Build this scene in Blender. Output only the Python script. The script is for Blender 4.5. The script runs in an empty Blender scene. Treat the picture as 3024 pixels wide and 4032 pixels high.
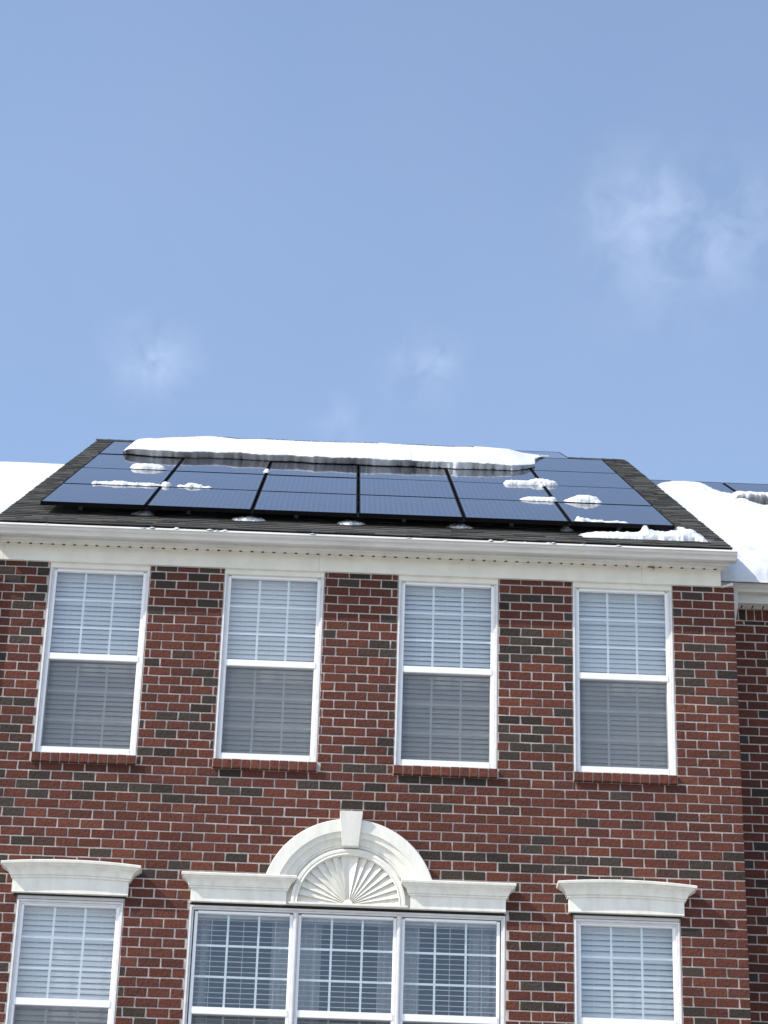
import bpy, math, random
from mathutils import Vector, Matrix, noise
random.seed(7)
R_ = math.radians
S = bpy.context.scene
C = S.collection

# ------------------------------------------------------------------ camera
cam_d = bpy.data.cameras.new('camera'); cam = bpy.data.objects.new('camera', cam_d); C.objects.link(cam)
cam_d.sensor_fit = 'VERTICAL'; cam_d.sensor_height = 36.0; cam_d.sensor_width = 27.0
cam_d.lens = 9839.05 / 4032 * 36.0
cam_d.clip_start = 0.1; cam_d.clip_end = 5000
YAW, PITCH, ROLL = 0.01578, 0.47173, 0.03119
fw = Vector((math.sin(YAW)*math.cos(PITCH), math.cos(YAW)*math.cos(PITCH), math.sin(PITCH)))
rt = Vector((math.cos(YAW), -math.sin(YAW), 0)); up = rt.cross(fw)
r2 = rt*math.cos(ROLL) + up*math.sin(ROLL); u2 = up*math.cos(ROLL) - rt*math.sin(ROLL)
cam.matrix_world = Matrix(((r2.x, u2.x, -fw.x, -0.14435), (r2.y, u2.y, -fw.y, -21.08972), (r2.z, u2.z, -fw.z, 1.6), (0, 0, 0, 1)))
S.camera = cam

# ------------------------------------------------------------------ sun, sky, exposure
SD = Vector((-2.3, -1.0, 2.25)).normalized()          # towards the sun
sun_d = bpy.data.lights.new('sun', 'SUN'); sun = bpy.data.objects.new('sun', sun_d); C.objects.link(sun)
sun_d.energy = 3.1; sun_d.angle = R_(0.5); sun_d.color = (1.0, 0.95, 0.87)
sun.rotation_euler = SD.to_track_quat('Z', 'Y').to_euler(); sun.location = (-20, -10, 40)
W = bpy.data.worlds.new('World'); S.world = W; W.use_nodes = True
wt = W.node_tree; wn = wt.nodes; wl = wt.links
bg = wn['Background']; bg.inputs['Strength'].default_value = 0.15
sky = wn.new('ShaderNodeTexSky'); sky.sky_type = 'NISHITA'; sky.sun_disc = False
sky.sun_elevation = math.asin(SD.z); sky.sun_rotation = math.atan2(SD.x, SD.y) % (2*math.pi)
sky.air_density = 1.0; sky.dust_density = 1.2; sky.ozone_density = 1.5; sky.altitude = 100
wtc = wn.new('ShaderNodeTexCoord')
def wmath(op, a, b=None, c=None):
    n = wn.new('ShaderNodeMath'); n.operation = op
    for i, v in enumerate((a, b, c)):
        if v is None: continue
        if isinstance(v, (int, float)): n.inputs[i].default_value = v
        else: wl.new(v, n.inputs[i])
    return n.outputs[0]
nz = wn.new('ShaderNodeTexNoise'); nz.inputs['Scale'].default_value = 55; nz.inputs['Detail'].default_value = 5; nz.inputs['Roughness'].default_value = 0.5
nz.inputs['Distortion'].default_value = 0.5
wl.new(wtc.outputs['Generated'], nz.inputs['Vector'])
ng = wmath('SMOOTH_MIN', wmath('MAXIMUM', wmath('MULTIPLY', wmath('SUBTRACT', nz.outputs['Fac'], 0.36), 3.2), 0.0), 1.0, 0.2)
tot = None
CL = [((0.1285,0.8233,0.5529),0.018,0.062), ((0.1063,0.8215,0.5603),0.012,0.11), ((0.1482,0.8216,0.5504),0.014,0.085), ((0.1155,0.8342,0.5392),0.014,0.05),
      ((-0.0835,0.859,0.5051),0.009,0.08), ((-0.0763,0.8619,0.5013),0.008,0.10), ((0.0273,0.8626,0.5052),0.008,0.17), ((-0.0037,0.8746,0.4849),0.007,0.06)]
for d, rad, amp in CL:
    v = Vector(d).normalized()
    vs = wn.new('ShaderNodeVectorMath'); vs.operation = 'DISTANCE'; wl.new(wtc.outputs['Generated'], vs.inputs[0]); vs.inputs[1].default_value = v
    q = wmath('DIVIDE', vs.outputs['Value'], rad*1.5)
    g = wmath('MULTIPLY', wmath('EXPONENT', wmath('MULTIPLY', wmath('MULTIPLY', q, q), -1.0)), amp)
    tot = g if tot is None else wmath('ADD', tot, g)
fac = wmath('MINIMUM', wmath('MULTIPLY', tot, ng), 0.8)
nz2 = wn.new('ShaderNodeTexNoise'); nz2.inputs['Scale'].default_value = 5; nz2.inputs['Detail'].default_value = 5
wl.new(wtc.outputs['Generated'], nz2.inputs['Vector'])
veil = wmath('ADD', wmath('MULTIPLY', wmath('SUBTRACT', nz2.outputs['Fac'], 0.5), 0.06), 0.055)
wsx = wn.new('ShaderNodeSeparateXYZ'); wl.new(wtc.outputs['Generated'], wsx.inputs[0])
# unseen broken cloud added on the street side to vary the window pane reflections
nz3 = wn.new('ShaderNodeTexNoise'); nz3.inputs['Scale'].default_value = 9; nz3.inputs['Detail'].default_value = 6
wl.new(wtc.outputs['Generated'], nz3.inputs['Vector'])
rear = wmath('MULTIPLY', wmath('MINIMUM', wmath('MAXIMUM', wmath('MULTIPLY', wmath('SUBTRACT', -0.3, wsx.outputs['Y']), 3.0), 0.0), 1.0),
             wmath('MINIMUM', wmath('MAXIMUM', wmath('MULTIPLY', wmath('SUBTRACT', nz3.outputs['Fac'], 0.50), 3.0), 0.0), 0.35))
fac = wmath('MAXIMUM', wmath('ADD', wmath('ADD', fac, veil), rear), 0.0)
mx = wn.new('ShaderNodeMix'); mx.data_type = 'RGBA'; wl.new(fac, mx.inputs['Factor'])
wl.new(sky.outputs['Color'], mx.inputs[6]); mx.inputs[7].default_value = (5.9, 6.3, 7.5, 1)
wl.new(mx.outputs[2], bg.inputs['Color'])
S.view_settings.view_transform = 'Standard'; S.view_settings.look = 'None'; S.view_settings.gamma = 1
S.view_settings.exposure = 0.66

# ------------------------------------------------------------------ materials
def mat(name, col=(0.5,0.5,0.5), rough=0.6, attr=False, noise_amt=0.0, noise_scale=20, bump=0.0, bump_scale=60, metallic=0.0, spec=0.5, coat=0.0, weather=0.0, wscale=(1.2,1.2,0.8)):
    m = bpy.data.materials.new(name); m.use_nodes = True
    nt = m.node_tree; b = nt.nodes['Principled BSDF']; L = nt.links
    b.inputs['Roughness'].default_value = rough; b.inputs['Metallic'].default_value = metallic
    b.inputs['Specular IOR Level'].default_value = spec
    b.inputs['Coat Weight'].default_value = coat
    tc = nt.nodes.new('ShaderNodeTexCoord')
    if attr:
        a = nt.nodes.new('ShaderNodeAttribute'); a.attribute_name = 'Col'; src = a.outputs['Color']
    else:
        a = nt.nodes.new('ShaderNodeRGB'); a.outputs[0].default_value = (*col, 1); src = a.outputs[0]
    if noise_amt:
        n = nt.nodes.new('ShaderNodeTexNoise'); n.inputs['Scale'].default_value = noise_scale; n.inputs['Detail'].default_value = 6
        n.inputs['Roughness'].default_value = 0.65
        L.new(tc.outputs['Object'], n.inputs['Vector'])
        mr = nt.nodes.new('ShaderNodeMapRange'); mr.inputs[1].default_value = 0.25; mr.inputs[2].default_value = 0.75
        mr.inputs[3].default_value = 1-noise_amt; mr.inputs[4].default_value = 1+noise_amt
        L.new(n.outputs['Fac'], mr.inputs[0])
        vm = nt.nodes.new('ShaderNodeVectorMath'); vm.operation = 'SCALE'; L.new(src, vm.inputs[0]); L.new(mr.outputs[0], vm.inputs['Scale'])
        src = vm.outputs[0]
    if weather:
        mp = nt.nodes.new('ShaderNodeMapping'); mp.inputs['Scale'].default_value = wscale; L.new(tc.outputs['Object'], mp.inputs[0])
        n = nt.nodes.new('ShaderNodeTexNoise'); n.inputs['Scale'].default_value = 1.0; n.inputs['Detail'].default_value = 5; L.new(mp.outputs[0], n.inputs['Vector'])
        mr = nt.nodes.new('ShaderNodeMapRange'); mr.inputs[1].default_value = 0.3; mr.inputs[2].default_value = 0.6
        mr.inputs[3].default_value = 1-weather; mr.inputs[4].default_value = 1.0
        L.new(n.outputs['Fac'], mr.inputs[0])
        vm = nt.nodes.new('ShaderNodeVectorMath'); vm.operation = 'SCALE'; L.new(src, vm.inputs[0]); L.new(mr.outputs[0], vm.inputs['Scale'])
        src = vm.outputs[0]
    L.new(src, b.inputs['Base Color'])
    if bump:
        n = nt.nodes.new('ShaderNodeTexNoise'); n.inputs['Scale'].default_value = bump_scale; n.inputs['Detail'].default_value = 8
        L.new(tc.outputs['Object'], n.inputs['Vector'])
        bp = nt.nodes.new('ShaderNodeBump'); bp.inputs['Strength'].default_value = bump; bp.inputs['Distance'].default_value = 0.01
        L.new(n.outputs['Fac'], bp.inputs['Height']); L.new(bp.outputs[0], b.inputs['Normal'])
    return m
M = {}
M['brick'] = mat('brick', attr=True, rough=0.9, noise_amt=0.34, noise_scale=42, bump=1.0, bump_scale=38, spec=0.2, weather=0.12)
M['mortar'] = mat('mortar', (0.50,0.43,0.39), 0.95, noise_amt=0.22, noise_scale=30, bump=0.6, bump_scale=120, spec=0.1, weather=0.25)
M['cream'] = mat('cream_trim', (0.72,0.69,0.60), 0.55, noise_amt=0.05, noise_scale=5, weather=0.08, wscale=(9,9,4))
M['trim'] = mat('polymer_trim', (0.77,0.745,0.665), 0.6, noise_amt=0.05, noise_scale=9, weather=0.12, wscale=(16,16,3))
M['gutter'] = mat('painted_aluminium', (0.62,0.60,0.55), 0.4, noise_amt=0.06, noise_scale=6, weather=0.14, wscale=(2.5,9,22))
M['vinyl'] = mat('white_vinyl', (0.80,0.80,0.80), 0.35, noise_amt=0.02, noise_scale=8)
M['casing'] = mat('casing_vinyl', (0.66,0.65,0.64), 0.5, noise_amt=0.06, noise_scale=14, weather=0.10, wscale=(7,7,14))
M['grille'] = mat('grille_bar', (0.86,0.88,0.88), 0.4)
M['blind'] = mat('blind_slat', (0.76,0.77,0.78), 0.45)
M['curtain'] = mat('curtain_cloth', (0.5,0.5,0.5), 0.9)
M['dark'] = mat('vent_dark', (0.015,0.013,0.012), 0.9)
M['shingle'] = mat('shingle', attr=True, rough=0.95, noise_amt=0.45, noise_scale=60, bump=0.7, bump_scale=180, spec=0.15)
M['frame'] = mat('black_anodised', (0.005,0.005,0.0055), 0.7, noise_amt=0.6, noise_scale=30, spec=0.08)
M['rail'] = mat('rail_metal', (0.16,0.16,0.165), 0.4, metallic=0.7)
M['snow'] = mat('snow', (0.60,0.615,0.635), 0.75, noise_amt=0.03, noise_scale=14, bump=0.35, bump_scale=26, spec=0.25)
M['snow_old'] = mat('snow_ice', (0.64,0.655,0.67), 0.6, noise_amt=0.05, noise_scale=22, bump=0.6, bump_scale=40, spec=0.3)
M['ground'] = mat('snowy_ground', (0.38,0.38,0.37), 0.9, noise_amt=0.2, noise_scale=0.3)
M['room'] = mat('room_wall', (0.25,0.25,0.26), 0.9)
M['straw'] = mat('dry_straw', (0.16,0.12,0.05), 0.9, noise_amt=0.4, noise_scale=60)
# solar cells: dark silicon under glass with faint busbars
def cell_mat():
    m = bpy.data.materials.new('solar_glass'); m.use_nodes = True; nt = m.node_tree; L = nt.links
    b = nt.nodes['Principled BSDF']; tc = nt.nodes.new('ShaderNodeTexCoord')
    sx = nt.nodes.new('ShaderNodeSeparateXYZ'); L.new(tc.outputs['Object'], sx.inputs[0])
    def mth(op, a, v):
        n = nt.nodes.new('ShaderNodeMath'); n.operation = op; L.new(a, n.inputs[0]); n.inputs[1].default_value = v; return n.outputs[0]
    f = mth('ABSOLUTE', mth('SUBTRACT', mth('FRACT', mth('MULTIPLY', sx.outputs['X'], 1/0.052), 1), 0.5), 0)
    ln = mth('LESS_THAN', f, 0.035)
    g = mth('ABSOLUTE', mth('SUBTRACT', mth('FRACT', mth('MULTIPLY', sx.outputs['X'], 1/0.156), 1), 0.5), 0)
    gl = mth('GREATER_THAN', g, 0.487)
    mxx = nt.nodes.new('ShaderNodeMix'); mxx.data_type = 'RGBA'; L.new(ln, mxx.inputs['Factor'])
    mxx.inputs[6].default_value = (0.012,0.015,0.028,1); mxx.inputs[7].default_value = (0.11,0.115,0.13,1)
    mx2 = nt.nodes.new('ShaderNodeMix'); mx2.data_type = 'RGBA'; L.new(gl, mx2.inputs['Factor']); L.new(mxx.outputs[2], mx2.inputs[6]); mx2.inputs[7].default_value = (0.008,0.008,0.01,1)
    L.new(mx2.outputs[2], b.inputs['Base Color'])
    b.inputs['Roughness'].default_value = 0.045; b.inputs['IOR'].default_value = 1.45
    n = nt.nodes.new('ShaderNodeTexNoise'); n.inputs['Scale'].default_value = 2.2; L.new(tc.outputs['Object'], n.inputs['Vector'])
    bp = nt.nodes.new('ShaderNodeBump'); bp.inputs['Strength'].default_value = 0.03; bp.inputs['Distance'].default_value = 0.01
    L.new(n.outputs['Fac'], bp.inputs['Height']); L.new(bp.outputs[0], b.inputs['Normal'])
    return m
M['cell'] = cell_mat()
def glass_mat():
    m = bpy.data.materials.new('window_glass'); m.use_nodes = True; nt = m.node_tree; L = nt.links
    nt.nodes.remove(nt.nodes['Principled BSDF']); o = nt.nodes['Material Output']
    tr = nt.nodes.new('ShaderNodeBsdfTransparent'); tr.inputs[0].default_value = (0.90,0.93,0.93,1)
    gl = nt.nodes.new('ShaderNodeBsdfGlossy'); gl.inputs['Roughness'].default_value = 0.0
    ge = nt.nodes.new('ShaderNodeNewGeometry'); dt = nt.nodes.new('ShaderNodeVectorMath'); dt.operation = 'DOT_PRODUCT'
    L.new(ge.outputs['Incoming'], dt.inputs[0]); L.new(ge.outputs['Normal'], dt.inputs[1])
    def mth(op, p, q):
        k = nt.nodes.new('ShaderNodeMath'); k.operation = op; k.use_clamp = op == 'MINIMUM'
        for i, v in enumerate((p, q)):
            if isinstance(v, (int, float)): k.inputs[i].default_value = v
            elif v is not None: L.new(v, k.inputs[i])
        return k.outputs[0]
    c1 = mth('POWER', mth('SUBTRACT', 1.0, mth('ABSOLUTE', dt.outputs['Value'], None)), 5.0)     # Schlick, two panes
    mu_o = mth('MINIMUM', mth('MULTIPLY', mth('ADD', mth('MULTIPLY', c1, 0.957), 0.043), 3.5), 1.0)
    tc = nt.nodes.new('ShaderNodeTexCoord'); n = nt.nodes.new('ShaderNodeTexNoise'); n.inputs['Scale'].default_value = 1.6; n.inputs['Detail'].default_value = 1
    L.new(tc.outputs['Object'], n.inputs['Vector']); bp = nt.nodes.new('ShaderNodeBump'); bp.inputs['Strength'].default_value = 0.12; bp.inputs['Distance'].default_value = 0.02
    L.new(n.outputs['Fac'], bp.inputs['Height']); L.new(bp.outputs[0], gl.inputs['Normal'])
    ms = nt.nodes.new('ShaderNodeMixShader'); L.new(mu_o, ms.inputs[0]); L.new(tr.outputs[0], ms.inputs[1]); L.new(gl.outputs[0], ms.inputs[2])
    L.new(ms.outputs[0], o.inputs[0]); return m
M['glass'] = glass_mat()
def screen_mat():
    m = bpy.data.materials.new('insect_mesh'); m.use_nodes = True; nt = m.node_tree; L = nt.links
    nt.nodes.remove(nt.nodes['Principled BSDF']); o = nt.nodes['Material Output']
    tr = nt.nodes.new('ShaderNodeBsdfTransparent'); df = nt.nodes.new('ShaderNodeBsdfDiffuse'); df.inputs[0].default_value = (0.105,0.107,0.110,1)
    ms = nt.nodes.new('ShaderNodeMixShader'); ms.inputs[0].default_value = 0.44
    L.new(tr.outputs[0], ms.inputs[1]); L.new(df.outputs[0], ms.inputs[2]); L.new(ms.outputs[0], o.inputs[0]); return m
M['screen'] = screen_mat()
def brick_flat_mat():
    m = bpy.data.materials.new('plain_brickwork'); m.use_nodes = True; nt = m.node_tree; L = nt.links; b = nt.nodes['Principled BSDF']
    tc = nt.nodes.new('ShaderNodeTexCoord'); sx = nt.nodes.new('ShaderNodeSeparateXYZ'); L.new(tc.outputs['Object'], sx.inputs[0])
    ad = nt.nodes.new('ShaderNodeMath'); L.new(sx.outputs['X'], ad.inputs[0]); L.new(sx.outputs['Y'], ad.inputs[1])
    cb = nt.nodes.new('ShaderNodeCombineXYZ'); L.new(ad.outputs[0], cb.inputs[0]); L.new(sx.outputs['Z'], cb.inputs[1])
    bt = nt.nodes.new('ShaderNodeTexBrick'); bt.inputs['Color1'].default_value = (0.135,0.04,0.03,1); bt.inputs['Color2'].default_value = (0.07,0.03,0.025,1); bt.inputs['Mortar'].default_value = (0.45,0.4,0.38,1)
    bt.inputs['Scale'].default_value = 1; bt.inputs['Mortar Size'].default_value = 0.006; bt.inputs['Brick Width'].default_value = 0.2007; bt.inputs['Row Height'].default_value = 0.0886
    L.new(cb.outputs[0], bt.inputs['Vector']); L.new(bt.outputs['Color'], b.inputs['Base Color']); b.inputs['Roughness'].default_value = 0.9
    return m
M['plain_brick'] = brick_flat_mat()

# ------------------------------------------------------------------ mesh helpers
class MB:
    def __init__(s): s.v = []; s.f = []; s.c = []; s.col = (1,1,1)
    def add(s, vs, fs, col=None):
        k = len(s.v); s.v += [tuple(p) for p in vs]; s.f += [tuple(i+k for i in f) for f in fs]; s.c += [col or s.col]*len(vs)
    def box(s, x0,x1,y0,y1,z0,z1, col=None):
        s.add([(x0,y0,z0),(x1,y0,z0),(x1,y1,z0),(x0,y1,z0),(x0,y0,z1),(x1,y0,z1),(x1,y1,z1),(x0,y1,z1)],
              [(0,3,2,1),(4,5,6,7),(0,1,5,4),(1,2,6,5),(2,3,7,6),(3,0,4,7)], col)
    def prism(s, poly, x0, x1, col=None):          # poly in (y,z), extruded along x
        n = len(poly); vs = [(x0,y,z) for y,z in poly]+[(x1,y,z) for y,z in poly]
        s.add(vs, [(i,(i+1)%n,n+(i+1)%n,n+i) for i in range(n)]+[tuple(range(n-1,-1,-1)),tuple(range(n,2*n))], col)
    def prismz(s, poly, y0, y1, col=None):          # poly in (x,z), extruded along y
        n = len(poly); vs = [(x,y0,z) for x,z in poly]+[(x,y1,z) for x,z in poly]
        s.add(vs, [(i,(i+1)%n,n+(i+1)%n,n+i) for i in range(n)]+[tuple(range(n-1,-1,-1)),tuple(range(n,2*n))], col)
    def build(s, name, m, parent=None, smooth=False, bevel=0, xf=None):
        me = bpy.data.meshes.new(name)
        vs = [tuple(xf @ Vector(p)) for p in s.v] if xf else s.v
        me.from_pydata(vs, [], s.f)
        a = me.color_attributes.new('Col', 'FLOAT_COLOR', 'POINT')
        a.data.foreach_set('color', [x for c in s.c for x in (c[0],c[1],c[2],1.0)])
        import bmesh
        bm = bmesh.new(); bm.from_mesh(me); bmesh.ops.recalc_face_normals(bm, faces=bm.faces); bm.to_mesh(me); bm.free()
        me.materials.append(m)
        if smooth: me.shade_smooth()
        o = bpy.data.objects.new(name, me); C.objects.link(o)
        if parent: o.parent = parent
        if bevel:
            bv = o.modifiers.new('bevel', 'BEVEL'); bv.width = bevel; bv.segments = 2; bv.limit_method = 'ANGLE'; bv.angle_limit = R_(40)
        return o
def tag(o, label=None, cat=None, group=None, kind=None):
    if label: o['label'] = label
    if cat: o['category'] = cat
    if group: o['group'] = group
    if kind: o['kind'] = kind
    return o
def thing(name, label, cat, loc=(0,0,0), group=None):
    o = bpy.data.objects.new(name, None); o.empty_display_size = 0.2; C.objects.link(o); o.location = loc
    return tag(o, label, cat, group)
def interp(tab, x):
    if x <= tab[0][0]: return tab[0][1]
    for (a,b),(c,d) in zip(tab, tab[1:]):
        if x <= c:
            t = (x-a)/(c-a); return b+(d-b)*t
    return tab[-1][1]
def fbm(x, y, z=0, o=4): return noise.fractal(Vector((x,y,z)), 1.0, 2.0, o)

# ------------------------------------------------------------------ ground
g = MB(); g.add([(-400,-400,0),(400,-400,0),(400,400,0),(-400,400,0)], [(0,1,2,3)])
tag(g.build('ground', M['ground']), kind='structure')

# ------------------------------------------------------------------ brickwork
ZM = 9.5446; CU, CLO = 0.08761, 0.0888          # a mortar line and the course heights above / below it
def zline(i): return ZM + (i*CU if i >= 0 else i*CLO)   # i counts upwards
PX = 0.2007
DARK = {}
DARKPTS = [(-303,1168),(-331,1160),(-297,1161),(-322,1151),(-335,1152),(-296,1143),(-301,1134),(-312,1125),(-301,1099),(-312,1090),(-326,1073),(-318,1029),(-301,1029),(-312,1003),(-312,985),(-192,1168),(-187,1160),(-178,1152),(-187,1125),(-186,1073),(-167,1020),(-151,1020),(-193,1011),(-169,1002),(-189,985),(-169,985),(-316,959),(-283,959),(-243,959),(-294,950),(-233,950),(-213,950),(-192,950),(-173,950),(-283,941),(-243,941),(-162,941),(-311,932),(-304,924),(-137,1168),(-147,1160),(-138,1151),(-137,1134),(-139,1064),(-133,1055),(-132,1038),(-137,1029),(-145,1020),(-138,1011),(-4,1168),(-14,1159),(-29,1108),(-4,993),(-5,976),(11,976),(-143,1064),(-144,1029),(-193,1012),(-143,1012),(26,1159),(26,1125),(16,1099),(30,1099),(26,1090),(31,1081),(26,1003),(30,993),(17,976),(138,1151),(158,1151),(178,1151),(132,1143),(193,1133),(138,1117),(158,1117),(193,1116),(148,1108),(167,1108),(187,1107),(138,1099),(158,1099),(178,1099),(132,1090),(148,1090),(187,1090),(193,1081),(192,1064),(187,1037),(138,1028),(158,1028),(192,1028),(132,1020),(167,1020),(138,1011),(158,1011),(146,1002),(166,1002),(186,1002),(138,994),(167,984),(318,1168),(308,1160),(295,1143),(309,1108),(329,1108),(295,1089),(310,1089),(300,1081),(339,1081),(296,1072),(310,1072),(330,1055),(-112,968),(-123,959),(-112,950),(-92,950),(-43,958),(-22,958),(16,959),(-2,941),(16,941),(-291,897),(-222,888),(-307,879),(-272,880),(-101,888),(-151,879),(-76,879),(-180,870),(-6,976),(14,976),(47,967),(67,967),(88,967),(108,967),(57,958),(239,958),(80,941),(279,941),(209,932),(168,915),(159,906),(68,897),(88,897),(108,897),(128,897),(189,897),(209,897),(229,897),(280,905),(341,905),(311,896),(138,889),(158,888),(179,888),(198,888),(89,879),(109,879),(239,888),(300,888),(339,887),(209,880),(229,880),(250,881),(172,818),(299,834),(300,799),(170,782),(169,764),(300,763),(341,763),(311,754),(187,862),(-194,782),(-194,764),(-194,746),(-181,746),(-169,736),(-298,782),(-305,863),(-178,871),(166,818),(164,782),(164,764),(142,843),(146,870),(-156,942)]
def brick_at(x, z):
    i = math.floor((z-ZM)/CU) if z >= ZM else math.floor((z-ZM)/CLO)
    off = 0.285 if i % 2 == 0 else 0.385            # i=-1 is the first row under ZM (joint at .385)
    return i, math.floor((x-off)/PX)
for x, z in DARKPTS: DARK[brick_at(x/100, z/100)] = 1
def sub_rects(rect, holes):
    out = [rect]
    for h in holes:
        nx = []
        for (x0,x1,z0,z1) in out:
            if h[0] >= x1 or h[1] <= x0 or h[2] >= z1 or h[3] <= z0: nx.append((x0,x1,z0,z1)); continue
            if h[0] > x0: nx.append((x0,h[0],z0,z1))
            if h[1] < x1: nx.append((h[1],x1,z0,z1))
            mx0, mx1 = max(x0,h[0]), min(x1,h[1])
            if h[2] > z0: nx.append((mx0,mx1,z0,h[2]))
            if h[3] < z1: nx.append((mx0,mx1,h[3],z1))
        out = nx
    return out
def red(rr):
    t = rr.random(); v = rr.uniform(0.86,1.12)
    c = (0.103,0.0345,0.0240) if t < .62 else ((0.088,0.0325,0.0245) if t < .86 else (0.118,0.041,0.0265))
    return tuple(q*v for q in c)
def dk(rr):
    v = rr.uniform(0.75,1.3); return (0.044*v,0.0340*v,0.0275*v)
def one_brick(mb, x0,x1,z0,z1, y, rr, col, proud=0.0):
    j = lambda a: rr.uniform(-a,a)
    yf = y - proud + j(0.0015); ch = 0.004; yb = y+0.012
    tl = j(0.0012); tr = j(0.0012)
    o = [(x0+j(.003),z0+tl+j(.0016)),(x1+j(.003),z0+tr+j(.0016)),(x1+j(.003),z1+tr+j(.0016)),(x0+j(.003),z1+tl+j(.0016))]
    if x1-x0 < 0.02 or z1-z0 < 0.016: ch = 0.002
    i = [(o[0][0]+ch,o[0][1]+ch),(o[1][0]-ch,o[1][1]+ch),(o[2][0]-ch,o[2][1]-ch),(o[3][0]+ch,o[3][1]-ch)]
    vs = [(a,yb,b) for a,b in o]+[(a,yf+ch*0.7,b) for a,b in o]+[(a,yf+j(.001),b) for a,b in i]
    fs = [(8,9,10,11)]
    for k in range(4):
        n = (k+1) % 4; fs += [(k,n,4+n,4+k),(4+k,4+n,8+n,8+k)]
    mb.add(vs, fs, col)
def brick_wall(name, parent, x0, x1, zb, zt, holes, y=0.0, dark=None, darkprob=0.12, seed=1, soldier=()):
    rr = random.Random(seed); mb = MB(); G = 0.0066
    ib = math.floor((zb-ZM)/CLO)-1; it = math.ceil((zt-ZM)/CU)+1
    cut = list(holes)+[s[:4] for s in soldier]
    for i in range(ib, it):
        a, b = zline(i), zline(i+1)
        if b <= zb or a >= zt: continue
        off = 0.285 if i % 2 == 0 else 0.385
        for k in range(math.floor((x0-off)/PX), math.ceil((x1-off)/PX)+1):
            bx0, bx1 = off+k*PX, off+(k+1)*PX
            rect = (max(bx0+G, x0), min(bx1-G, x1), max(a+G, zb), min(b-G, zt))
            if rect[1]-rect[0] < .012 or rect[3]-rect[2] < .012: continue
            if dark is not None and -3.5 < bx0 < 3.5 and a > 6.9: isd = (i,k) in dark
            else: isd = rr.random() < darkprob
            col = dk(rr) if isd else red(rr)
            if not isd and rr.random() < .025: col = (0.062,0.034,0.026)
            for q in sub_rects(rect, [(h[0]-G,h[1]+G,h[2]-G,h[3]+G) for h in cut]):
                if q[1]-q[0] > .014 and q[3]-q[2] > .014: one_brick(mb, *q, y, rr, col)
    for (sx0,sx1,sz0,sz1,w) in soldier:
        n = max(1, round((sx1-sx0)/w)); w2 = (sx1-sx0)/n
        for k in range(n): one_brick(mb, sx0+k*w2+G, sx0+(k+1)*w2-G, sz0+G, sz1-G, y, rr, dk(rr) if rr.random() < .15 else red(rr))
    o = mb.build(name, M['brick'], parent)
    # mortar bed with the openings left out, and the reveals
    mm = MB(); xs = sorted({x0,x1,*[c for h in holes for c in h[:2] if x0 < c < x1]}); zs = sorted({zb,zt,*[c for h in holes for c in h[2:4] if zb < c < zt]})
    ym = y+0.0065
    for xa, xb in zip(xs, xs[1:]):
        for za, zc in zip(zs, zs[1:]):
            cx, cz = (xa+xb)/2, (za+zc)/2
            if any(h[0] < cx < h[1] and h[2] < cz < h[3] for h in holes): continue
            mm.add([(xa,ym,za),(xb,ym,za),(xb,ym,zc),(xa,ym,zc)], [(0,1,2,3)])
    for h in holes:
        a, b, c, d = h[:4]; yd = y+0.16
        mm.add([(a,ym,c),(a,yd,c),(a,yd,d),(a,ym,d)], [(0,1,2,3)]); mm.add([(b,ym,c),(b,yd,c),(b,yd,d),(b,ym,d)], [(0,1,2,3)])
        mm.add([(a,ym,c),(b,ym,c),(b,yd,c),(a,yd,c)], [(0,1,2,3)]); mm.add([(a,ym,d),(b,ym,d),(b,yd,d),(a,yd,d)], [(0,1,2,3)])
    mm.build('mortar', M['mortar'], o)
    return o

HOUSE = thing('townhouse', 'tall red brick townhouse in the middle with four upper windows and white pediments', 'house')
XL, XR = -3.488, 3.488
HW = 0.467
UPX = [-2.44, -0.813, 0.813, 2.44]
LOX = [-2.447, 2.432]
TCX, THW = -0.019, 1.385
holes = [(c-HW, c+HW, 9.80, 11.70) for c in UPX] + [(c-HW, c+HW, 6.64, 8.478) for c in LOX] + [(TCX-THW, TCX+THW, 6.64, 8.452)]
sillholes = [(c-HW-.003, c+HW+.003, 9.712, 9.80) for c in UPX]
brick_wall('brick_wall', HOUSE, XL, XR, 6.2, 11.705, holes+sillholes, 0.0, DARK, seed=3)
# plain lower storeys, side and rear walls of the shell
sh = MB()
sh.add([(XL,0.004,0),(XR,0.004,0),(XR,0.004,6.2),(XL,0.004,6.2)], [(0,1,2,3)])
for x, xi in ((XL,-3.355),(XR,3.355)):
    sh.add([(x,0.013,0),(x,15.0,0),(x,15.0,11.7),(x,0.013,11.7)], [(0,1,2,3)])
    sh.add([(x,0.02,11.70),(x,15,11.70),(xi,15,11.704),(xi,0.02,11.704)], [(0,1,2,3)])
    sh.add([(xi,0.031,11.704),(xi,15.0,11.704),(xi,15.0,12.0),(xi,7.55,16.95),(xi,0.031,11.95)], [(0,1,2,3,4)])
sh.add([(XL,15,0),(XR,15,0),(XR,15,12),(XL,15,12)], [(0,1,2,3)])
sh.build('side_wall', M['plain_brick'], HOUSE)
rm = MB(); rm.box(XL+.05, XR-.05, 0.9, 4.5, 9.25, 12.0); rm.box(XL+.05, XR-.05, 2.2, 4.5, 6.0, 9.2)
rm.build('room_partition', M['room'], HOUSE)

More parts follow.
